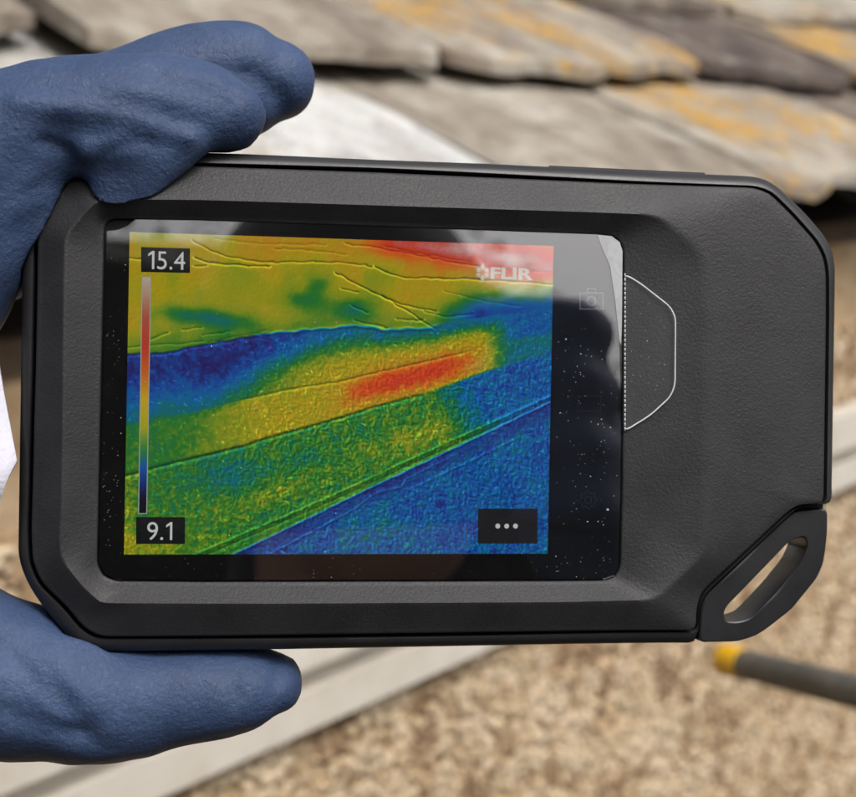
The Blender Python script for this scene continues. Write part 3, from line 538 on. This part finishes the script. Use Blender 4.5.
# colour scale bar
nb = 60; v = []; cb = []
BA = np.array(BAR)
BST = [(0, (200, 186, 164)), (.08, (190, 150, 120)), (.17, (184, 90, 66)), (.30, (204, 62, 40)), (.41, (214, 110, 34)), (.52, (214, 180, 34)), (.64, (180, 176, 34)), (.73, (50, 140, 60)), (.80, (20, 96, 170)), (.88, (18, 50, 120)), (.94, (12, 14, 40)), (1, (5, 5, 8))]
for k in range(nb + 1):
    t = k / nb; l = BA[0] * (1 - t) + BA[3] * t; r_ = BA[1] * (1 - t) + BA[2] * t
    q = np.array([np.interp(t, [s[0] for s in BST], [s[1][j] for s in BST]) for j in range(3)]) / 255; q = np.where(q < .04045, q / 12.92, ((q + .055) / 1.055) ** 2.4)
    for p_ in (l, r_): v.append((p_[0] * MM, p_[1] * MM, -3.16 * MM)); cb.append((*q, 1))
o = mesh('colour_scale', v, [(2 * k, 2 * k + 2, 2 * k + 3, 2 * k + 1) for k in range(nb)], M_LCD, screen)
at = o.data.color_attributes.new('picture', 'FLOAT_COLOR', 'POINT'); at.data.foreach_set('color', np.array(cb, 'f').reshape(-1))
def frame_lines(name, P, t, z, m_):
    qs = []
    for a, b in zip(P, P[1:] + P[:1]):
        a, b = np.array(a), np.array(b); d = (b - a) / np.linalg.norm(b - a); nn = np.array((-d[1], d[0])) * t / 2; e = d * t / 2
        qs.append([tuple(a - e - nn), tuple(b + e - nn), tuple(b + e + nn), tuple(a - e + nn)])
    v, f = [], []
    for i, Q in enumerate(qs): f.append(tuple(range(len(v), len(v) + 4))); v += [(x * MM, y * MM, (z + i * .002) * MM) for x, y in Q]
    return mesh(name, v, f, m_, screen)
frame_lines('scale_outline', BAR, .15, -3.13, emis('scale outline', (.42, .44, .36), SCR))
# touch keys printed beside the picture
ci = [CAMI[3], CAMI[2], CAMI[1], CAMI[0]]
frame_lines('camera_key', ci, .2, -3.15, M_ICON)
cx, cy = CAMI[4]; frame_lines('camera_key', ring(cx, cy, .75, 16), .2, -3.15, M_ICON)
frame_lines('camera_key', [(cx - .8, ci[0][1] + .1), (cx - .6, ci[0][1] + .85), (cx + .6, ci[0][1] + .85), (cx + .8, ci[0][1] + .1)], .2, -3.14, M_ICON)
frame_lines('gallery_key', GAL, .2, -3.15, M_FAINT)
gx0, gy0 = GEAR[0]; frame_lines('settings_key', [(gx0 + (1.55 if k % 4 < 2 else 1.2) * math.cos(6.2832 * k / 32), gy0 + (1.55 if k % 4 < 2 else 1.2) * math.sin(6.2832 * k / 32)) for k in range(32)], .2, -3.15, M_FAINT)
frame_lines('settings_key', ring(gx0, gy0, .6, 12), .2, -3.15, M_FAINT)
prism('glass', GLASS, -3.0, -2.55, M_GLASS, dev)
film = prism('protective_film', FILM, -2.42, -2.34, M_FILM, dev)
# pale sliver at the film's right edge: sky reflection painted as whitish haze
v = [(x * MM, y * MM, (-2.33 + max(0, x - 25) * .03) * MM) for x, y in SLIVER]; mesh('sky_glint_strip', v, [tuple(range(len(v)))], M_SLIVER, film)
tabz = lambda x: -2.25 + (x - 30) * .215
v = [(x * MM, y * MM, tabz(x) * MM) for x, y in fillet(TAB, 1.2, 4)]
mesh('pull_tab', v, [tuple(range(len(v)))], M_TAB, film)
te = [Vector((x * MM, y * MM, (tabz(x) + .02) * MM)) for x, y in fillet(TAB, 1.4, 5)][2:-2]
v, f = tube(te, .00013, 6); mesh('tab_edge', v, f, M_FILMEDGE, film, True)
v, f = [], []
y0_, y1_ = TAB[0][1], TAB[-1][1]
for k in range(34):
    a = y0_ + (y1_ - y0_) * k / 34; b = a + (y1_ - y0_) / 34 * .72; x = 30.12 + (TAB[-1][0] - TAB[0][0]) * k / 34 + .25
    vv, ff = tube([Vector((x * MM, a * MM, -2.1 * MM)), Vector((x * MM, b * MM, -2.1 * MM))], .00011, 5); f += [tuple(i + len(v) for i in q) for q in ff]; v += vv
o = mesh('perforation', v, f, M_FILMEDGE, film, True)
# dust on the film and shell, past counting
v, f = [], []
r = np.random.default_rng(77)
def speck(x, y, z, s):
    n = 5; b = len(v); a0 = r.uniform(0, 6)
    for k in range(n): q = s * r.uniform(.5, 1.2); v.append(((x + q * math.cos(a0 + k * 1.2566)) * MM, (y + q * math.sin(a0 + k * 1.2566)) * MM, z * MM))
    v.append((x * MM, y * MM, (z + s * .6) * MM))
    for k in range(n): f.append((b + k, b + (k + 1) % n, b + n))
for k in range(150): speck(r.uniform(18.5, 29.5), r.uniform(-28.5, 14) - abs(r.normal(0, 1)), -2.33, abs(r.normal(0, .05)) + .035)
for k in range(70): speck(r.uniform(-55.8, -52.8), r.uniform(-26, 24), -2.33, abs(r.normal(0, .045)) + .03)
for k in range(45): speck(r.uniform(-52, 28), r.uniform(-28.8, -25.2), -2.33, abs(r.normal(0, .045)) + .03)
for k in range(130): speck(r.uniform(-52, 18), r.uniform(-25, 24), -2.33, abs(r.normal(0, .05)) + .025)
for k in range(30): speck(r.uniform(30.8, 38), r.uniform(0, 18), -.2, abs(r.normal(0, .04)) + .03)
M_DUST, _, _ = mat('dust', (.42, .41, .39), .9, .1)
o = mesh('dust', v, f, M_DUST, film); o['kind'] = 'stuff'

# ------------------------------------------------------------------ photographer: gloved left hand on the camera, the rest stands behind the lens
person = empty('person', Matrix.Translation((.08, -.40, 0)))
tag(person, 'person in a blue rubber glove gripping the end of the thermal camera', 'person')
def ell_tube(secs, n=24):
    S = []
    for a, b in zip(secs[:-1], secs[1:]):
        for t in (0, .25, .5, .75): S.append(np.array(a) * (1 - t) + np.array(b) * t)
    S.append(np.array(secs[-1], float)); S = np.array(S); K = S.copy()
    for _ in range(3): K[1:-1] = (K[:-2] + 2 * K[1:-1] + K[2:]) / 4
    S = K; d0 = S[0] - S[1]; d0 = d0[:3] / np.linalg.norm(d0[:3]); rows = []
    for q in (.98, .92, .8, .62, .38, .12): rows.append((S[0][:3] + d0 * S[0][3] * q * .95, S[0][3] * math.sqrt(1 - q * q), S[0][4] * math.sqrt(1 - q * q)))
    rows += [(s[:3], s[3], s[4]) for s in S]
    v, f = [], []; L = len(rows)
    for i, (c, rh, rw) in enumerate(rows):
        d = rows[min(i + 1, L - 1)][0] - rows[max(i - 1, 0)][0]; d = d / np.linalg.norm(d); W_ = np.array((0, 0, 1.)); u = np.cross(W_, d); u /= np.linalg.norm(u); q = np.cross(d, u)
        for k in range(n): a = 2 * math.pi * k / n; v.append((c + u * rh * math.cos(a) + q * rw * math.sin(a)) * MM)
    for i in range(L - 1):
        for k in range(n): j = (k + 1) % n; f.append((i * n + k, i * n + j, (i + 1) * n + j, (i + 1) * n + k))
    f += [tuple(range(n))[::-1], tuple(range((L - 1) * n, L * n))]; return v, f
def glove_mat():
    m, nt, b = mat('blue rubber glove', (.04, .068, .14), .55, .35); c = coords(nt)
    n0 = noise(nt, 55, 5, .6, .5, c); n1 = noise(nt, 620, 4, .6, .8, c); n2 = noise(nt, 230, 5, .6, .6, c)
    gcol = ramp(nt, n0, [(.25, (.028, .05, .112)), (.55, (.038, .067, .146)), (.8, (.052, .086, .178))])
    gcol = mix(nt, ramp(nt, noise(nt, 140, 7, .72, 1.0, c), [(.55, g3(0)), (.75, g3(.22))]), gcol, (.13, .155, .2))
    gcol = mix(nt, ramp(nt, noise(nt, 900, 3, .6, 0, c), [(.62, g3(0)), (.72, g3(.35))]), gcol, (.11, .15, .24))
    nt.links.new(gcol, b.inputs['Base Color'])
    nt.links.new(math_n(nt, 'ADD', math_n(nt, 'MULTIPLY', n2, .3), .4), b.inputs['Roughness'])
    bump(nt, b, math_n(nt, 'ADD', math_n(nt, 'MULTIPLY', noise(nt, 1100, 4, .65, .4, c), .9), math_n(nt, 'MULTIPLY', n2, .35)), .6, .0006); return m
glove = remeshed('glove', [ell_tube(s) for s in (INDEX, MIDDLE, RING, LITTLE, THUMB, FLAP, FOLD, WEB, PALM)], .0011, 7, glove_mat(), None)
me = glove.data; N = len(me.vertices); co = np.zeros(N * 3); me.vertices.foreach_get('co', co); co = co.reshape(-1, 3) * 1000
no = np.zeros(N * 3); me.vertices.foreach_get('normal', no); no = no.reshape(-1, 3)
def crease(P, amp, wd, zlim=-30, ymin=-99, ymax=99):
    d = np.full(N, 1e9)
    for (ax, ay), (bx, by) in zip(P[:-1], P[1:]):
        L2 = (bx - ax) ** 2 + (by - ay) ** 2; t = np.clip(((co[:, 0] - ax) * (bx - ax) + (co[:, 1] - ay) * (by - ay)) / L2, 0, 1)
        d = np.minimum(d, np.hypot(co[:, 0] - ax - t * (bx - ax), co[:, 1] - ay - t * (by - ay)))
    k = np.clip(no[:, 2] * 1.6 + .2, 0, 1) * (co[:, 2] > zlim)
    return amp * np.exp(-(d / wd) ** 2) * k
CR = CREASE
disp = crease(CR['ridge'], 1.0, 1.7, -8) + crease(CR['hollow'], -.3, 2.0, -8) + crease(CR['fold'], .5, 1.6, -8) + crease(CR['hol2'], -1.0, 3.2, -12) + crease(CR['tip'], -.7, 2.0, -8)
disp += crease(CR['tb1'], -1.3, 2.0, -15) + crease(CR['tb2'], -.9, 1.8, -15) + crease(CR['tb3'], -.55, 1.5, -15) + crease(CR['tr3'], .5, 1.4, -15) + crease(CR['md'], -.9, 2.2, -30) + crease(CR['mr'], -.6, 2.6, -30)
for nm, am, wd in (('p1', -.8, .9), ('p2', -.35, .8), ('p3', -.8, 1.1), ('p4', -.7, 1.2), ('p5', -.35, .7), ('p6', -.35, 1.0), ('p7', -.5, .8), ('p8', -.6, 1.0), ('p9', -.35, .9), ('p10', -.4, .8), ('p11', .45, 1.2), ('p12', -.4, 1.1)): disp += crease(CR[nm], am, wd, -34)
disp += (vnoise(co[:, 0] + co[:, 2] * .7, co[:, 1] - co[:, 2] * .4, 9, 51) - .5) * .9 + (vnoise(co[:, 0] - co[:, 2] * .6, co[:, 1] + co[:, 2] * .5, 3.5, 52) - .5) * .3
co = co + no * disp[:, None]
# the rubber lies flat where it presses on the camera
Cc = np.array(C0)
def press():
    global rad, th
    th = np.arctan2(co[:, 1] - Cc[1], co[:, 0] - Cc[0]) % (2 * math.pi); rad = np.hypot(co[:, 0] - Cc[0], co[:, 1] - Cc[1])
    rim_r = np.interp(th, np.append(A, A[0] + 2 * math.pi), np.append(rR, rR[0])); rid_r = np.interp(th, np.append(A, A[0] + 2 * math.pi), np.append(rD, rD[0]))
    front = np.interp(np.clip((rad - rid_r) / np.maximum(rim_r - rid_r, .1), 0, 1), [0, .8, 1], [.25, -3.0, -3.7])
    inside = (rad < rim_r + .15) & (co[:, 2] < front + .2) & (co[:, 2] > -24)
    d_out = rim_r + .15 - rad; d_fr = front + .2 - co[:, 2]; d_bk = co[:, 2] + 24
    pf = inside & (d_fr < d_out * .9) & (d_fr < d_bk); pb = inside & ~pf & (d_bk < d_out); po = inside & ~pf & ~pb
    co[pf, 2] = (front + .2)[pf]; co[pb, 2] = -24
    sc_ = (rim_r + .15) / np.maximum(rad, 1e-3); co[po, :2] = Cc + (co[po, :2] - Cc) * sc_[po, None]
    return inside
ed = np.zeros(len(me.edges) * 2, 'i'); me.edges.foreach_get('vertices', ed); ed = ed.reshape(-1, 2); deg = np.maximum(np.bincount(ed.reshape(-1), minlength=N), 1)[:, None]
touch = press().astype(float)
for _ in range(6): np.maximum.at(touch, ed[:, 0], touch[ed[:, 1]] * .9); np.maximum.at(touch, ed[:, 1], touch[ed[:, 0]] * .9)
for _ in range(10):
    acc = np.zeros_like(co); np.add.at(acc, ed[:, 0], co[ed[:, 1]]); np.add.at(acc, ed[:, 1], co[ed[:, 0]])
    co = co + (acc / deg - co) * .6 * touch[:, None]
    if _ < 9: press()
co4 = (co * MM) @ np.array(MD.to_3x3()).T + np.array(MD.translation) - np.array(person.location)
me.vertices.foreach_set('co', co4.reshape(-1)); me.update(); glove.parent = person
# white cuff of the sleeve: crumpled cloth round the wrist with loose corners
def dev_w(p): return np.array(MD @ Vector((p[0] * MM, p[1] * MM, p[2] * MM))) - np.array(person.location)
def sleeve():
    c0, c1 = np.array((-172., -33, -26)), np.array((-118., -16, -26)); nu, nv = 120, 46; v, f = [], []
    r = np.random.default_rng(9)
    for j in range(nv):
        t = j / (nv - 1)
        for i in range(nu):
            a = 2 * math.pi * i / nu; rx = 30 + 26 * t ** 1.5
            up_, dp = math.cos(a), math.sin(a)                                  # up_: along v, dp: along w
            ad = lambda d: (((a - R(d) + math.pi) % (2 * math.pi)) - math.pi)
            reach = 38 + 11 * math.exp(-abs(ad(84)) / (.42 if ad(84) > 0 else .7)) + 7 * math.exp(-(ad(177) / .16) ** 2)
            c = c0 + (c1 - c0) * t; cr = 2.2 * abs(math.sin(a * 5 + t * 4)) * t + 1.0 * math.sin(a * 9 - t * 8) + 5 * math.exp(-abs(ad(86)) / .10) * t
            p = c + np.array((reach * max(0, t - .3) / .7, (rx + cr) * up_, (rx * .36 + cr + 12 * (1 - t)) * dp)); v.append(dev_w(p))
    for j in range(nv - 1):
        for i in range(nu): k = (i + 1) % nu; f.append((j * nu + i, j * nu + k, (j + 1) * nu + k, (j + 1) * nu + i))
    return v, f
def cloth_mat(name, c, rough=.9):
    m, nt, b = mat(name, c, rough, .15); q = coords(nt); b.inputs['Sheen Weight'].default_value = .15
    bump(nt, b, math_n(nt, 'ADD', noise(nt, 1200, 2, .5, 0, q), math_n(nt, 'MULTIPLY', noise(nt, 60, 5, .6, .8, q), .5)), .35, .0006); return m
v, f = sleeve(); cuff = mesh('sleeve', v, f, cloth_mat('white cloth', (.6, .6, .68)), person, True)
so = cuff.modifiers.new('thickness', 'SOLIDIFY'); so.thickness = .0008
# body behind the lens
def caps(pts, rads, n=14):
    v, f = tube(pts, rads, n); return v, f
PO = Vector(person.location)
def W(*p): return Vector(p) - PO
def ball(c, r, sx=1, sy=1, sz=1):
    bm = bmesh.new(); bmesh.ops.create_icosphere(bm, subdivisions=3, radius=1); v = [Vector((q.co.x * r * sx, q.co.y * r * sy, q.co.z * r * sz)) + c for q in bm.verts]; f = [tuple(x.index for x in q.verts) for q in bm.faces]; bm.free(); return v, f
hx, hy, hz = .155, -.33, 1.61
parts = [ball(W(hx, hy - .01, hz + .035), .102, .95, 1.05, 1.12), ball(W(hx, hy + .05, hz - .05), .062, .9, .8, 1.05), ball(W(hx, hy + .105, hz - .005), .017, .8, 1, 1.5), ball(W(hx - .082, hy, hz), .025, .5, .8, 1.3), ball(W(hx + .082, hy, hz), .025, .5, .8, 1.3),
         caps([W(hx, hy - .02, hz - .02), W(hx - .02, hy - .05, 1.38)], [.06, .075]),
         caps([W(.105, -.39, 1.44), W(.10, -.4, 1.36), W(.095, -.41, 1.15), W(.09, -.40, .95), W(.09, -.4, .84)], [.07, .16, .165, .155, .15], 20),
         caps([W(.10, -.38, 1.38), W(-.09, -.36, 1.385), W(-.115, -.35, 1.36)], [.1, .085, .06]), caps([W(.10, -.38, 1.38), W(.29, -.36, 1.385), W(.315, -.35, 1.36)], [.1, .085, .06]),
         caps([W(-.105, -.36, 1.37), W(-.30, -.05, 1.27), W(-.315, -.02, 1.275)], [.066, .05, .045]), caps([W(-.315, -.03, 1.27), W(-.24, .08, 1.37), W(-.168, .20, 1.47)], [.05, .046, .032]),
         caps([W(.305, -.36, 1.37), W(.34, -.22, 1.19), W(.335, -.18, 1.17)], [.066, .052, .045]), caps([W(.34, -.19, 1.18), W(.22, -.08, 1.38), W(.165, -.035, 1.49)], [.05, .04, .03]),
         ball(W(.15, -.035, 1.525), .042, .6, .6, 1.1)]
for dz, xe in ((.045, .10), (.022, .092), (-.002, .094), (-.024, .104)):            # fingers round the end of the phone
    parts.append(caps([W(.155, -.035, 1.53 + dz), W(.152, -.008, 1.532 + dz), W(.138, .006, 1.533 + dz), W(xe + .01, .008, 1.533 + dz), W(xe, .007, 1.533 + dz)], [.0105, .01, .0095, .009, .0065], 10))
parts.append(caps([W(.15, -.04, 1.5), W(.13, -.045, 1.54), W(.11, -.04, 1.555)], [.013, .011, .008], 10))
for sx_ in (0, .18):
    parts.append(caps([W(sx_, -.40, .9), W(sx_ - .01, -.39, .5), W(sx_ - .01, -.42, .09)], [.088, .062, .045])); parts.append(caps([W(sx_ - .01, -.46, .045), W(sx_ - .01, -.30, .04)], [.045, .042]))
M_JACK = cloth_mat('dark jacket cloth', (.012, .013, .018)); M_SKIN, _, sb_ = mat('skin', (.33, .18, .12), .55, .35); M_TROU = cloth_mat('dark trousers', (.02, .02, .024)); M_HAT = cloth_mat('dark knitted hat', (.013, .012, .013))
body = remeshed('body', parts, .006, 4, M_JACK, person)
for q in (M_SKIN, M_TROU, M_HAT, glove.data.materials[0]): body.data.materials.append(q)
mi = []
for pl in body.data.polygons:
    c = pl.center + PO
    if c.z > hz - .115 and abs(c.x - hx) < .13 and abs(c.y - hy) < .16: mi.append(3 if (c.z > hz + .035 or c.y < hy - .0) else 1)
    elif c.z > 1.47 and c.x > .06 and c.y > -.06: mi.append(4)
    elif c.z < .9: mi.append(2)
    else: mi.append(0)
body.data.polygons.foreach_set('material_index', mi)
# phone that takes the picture, lens at its left end
ph = prism('phone', fillet([(-18, 1508), (138, 1508), (138, 1584), (-18, 1584)], 8, 6), -.001, 7, M_LOOP, None)
ph.data.transform(Matrix(((1, 0, 0, 0), (0, 0, -1, -.006), (0, 1, 0, 0), (0, 0, 0, 1)))); fix_normals(ph)
tag(ph, 'black phone held upright behind the lens by the photographer', 'phone')
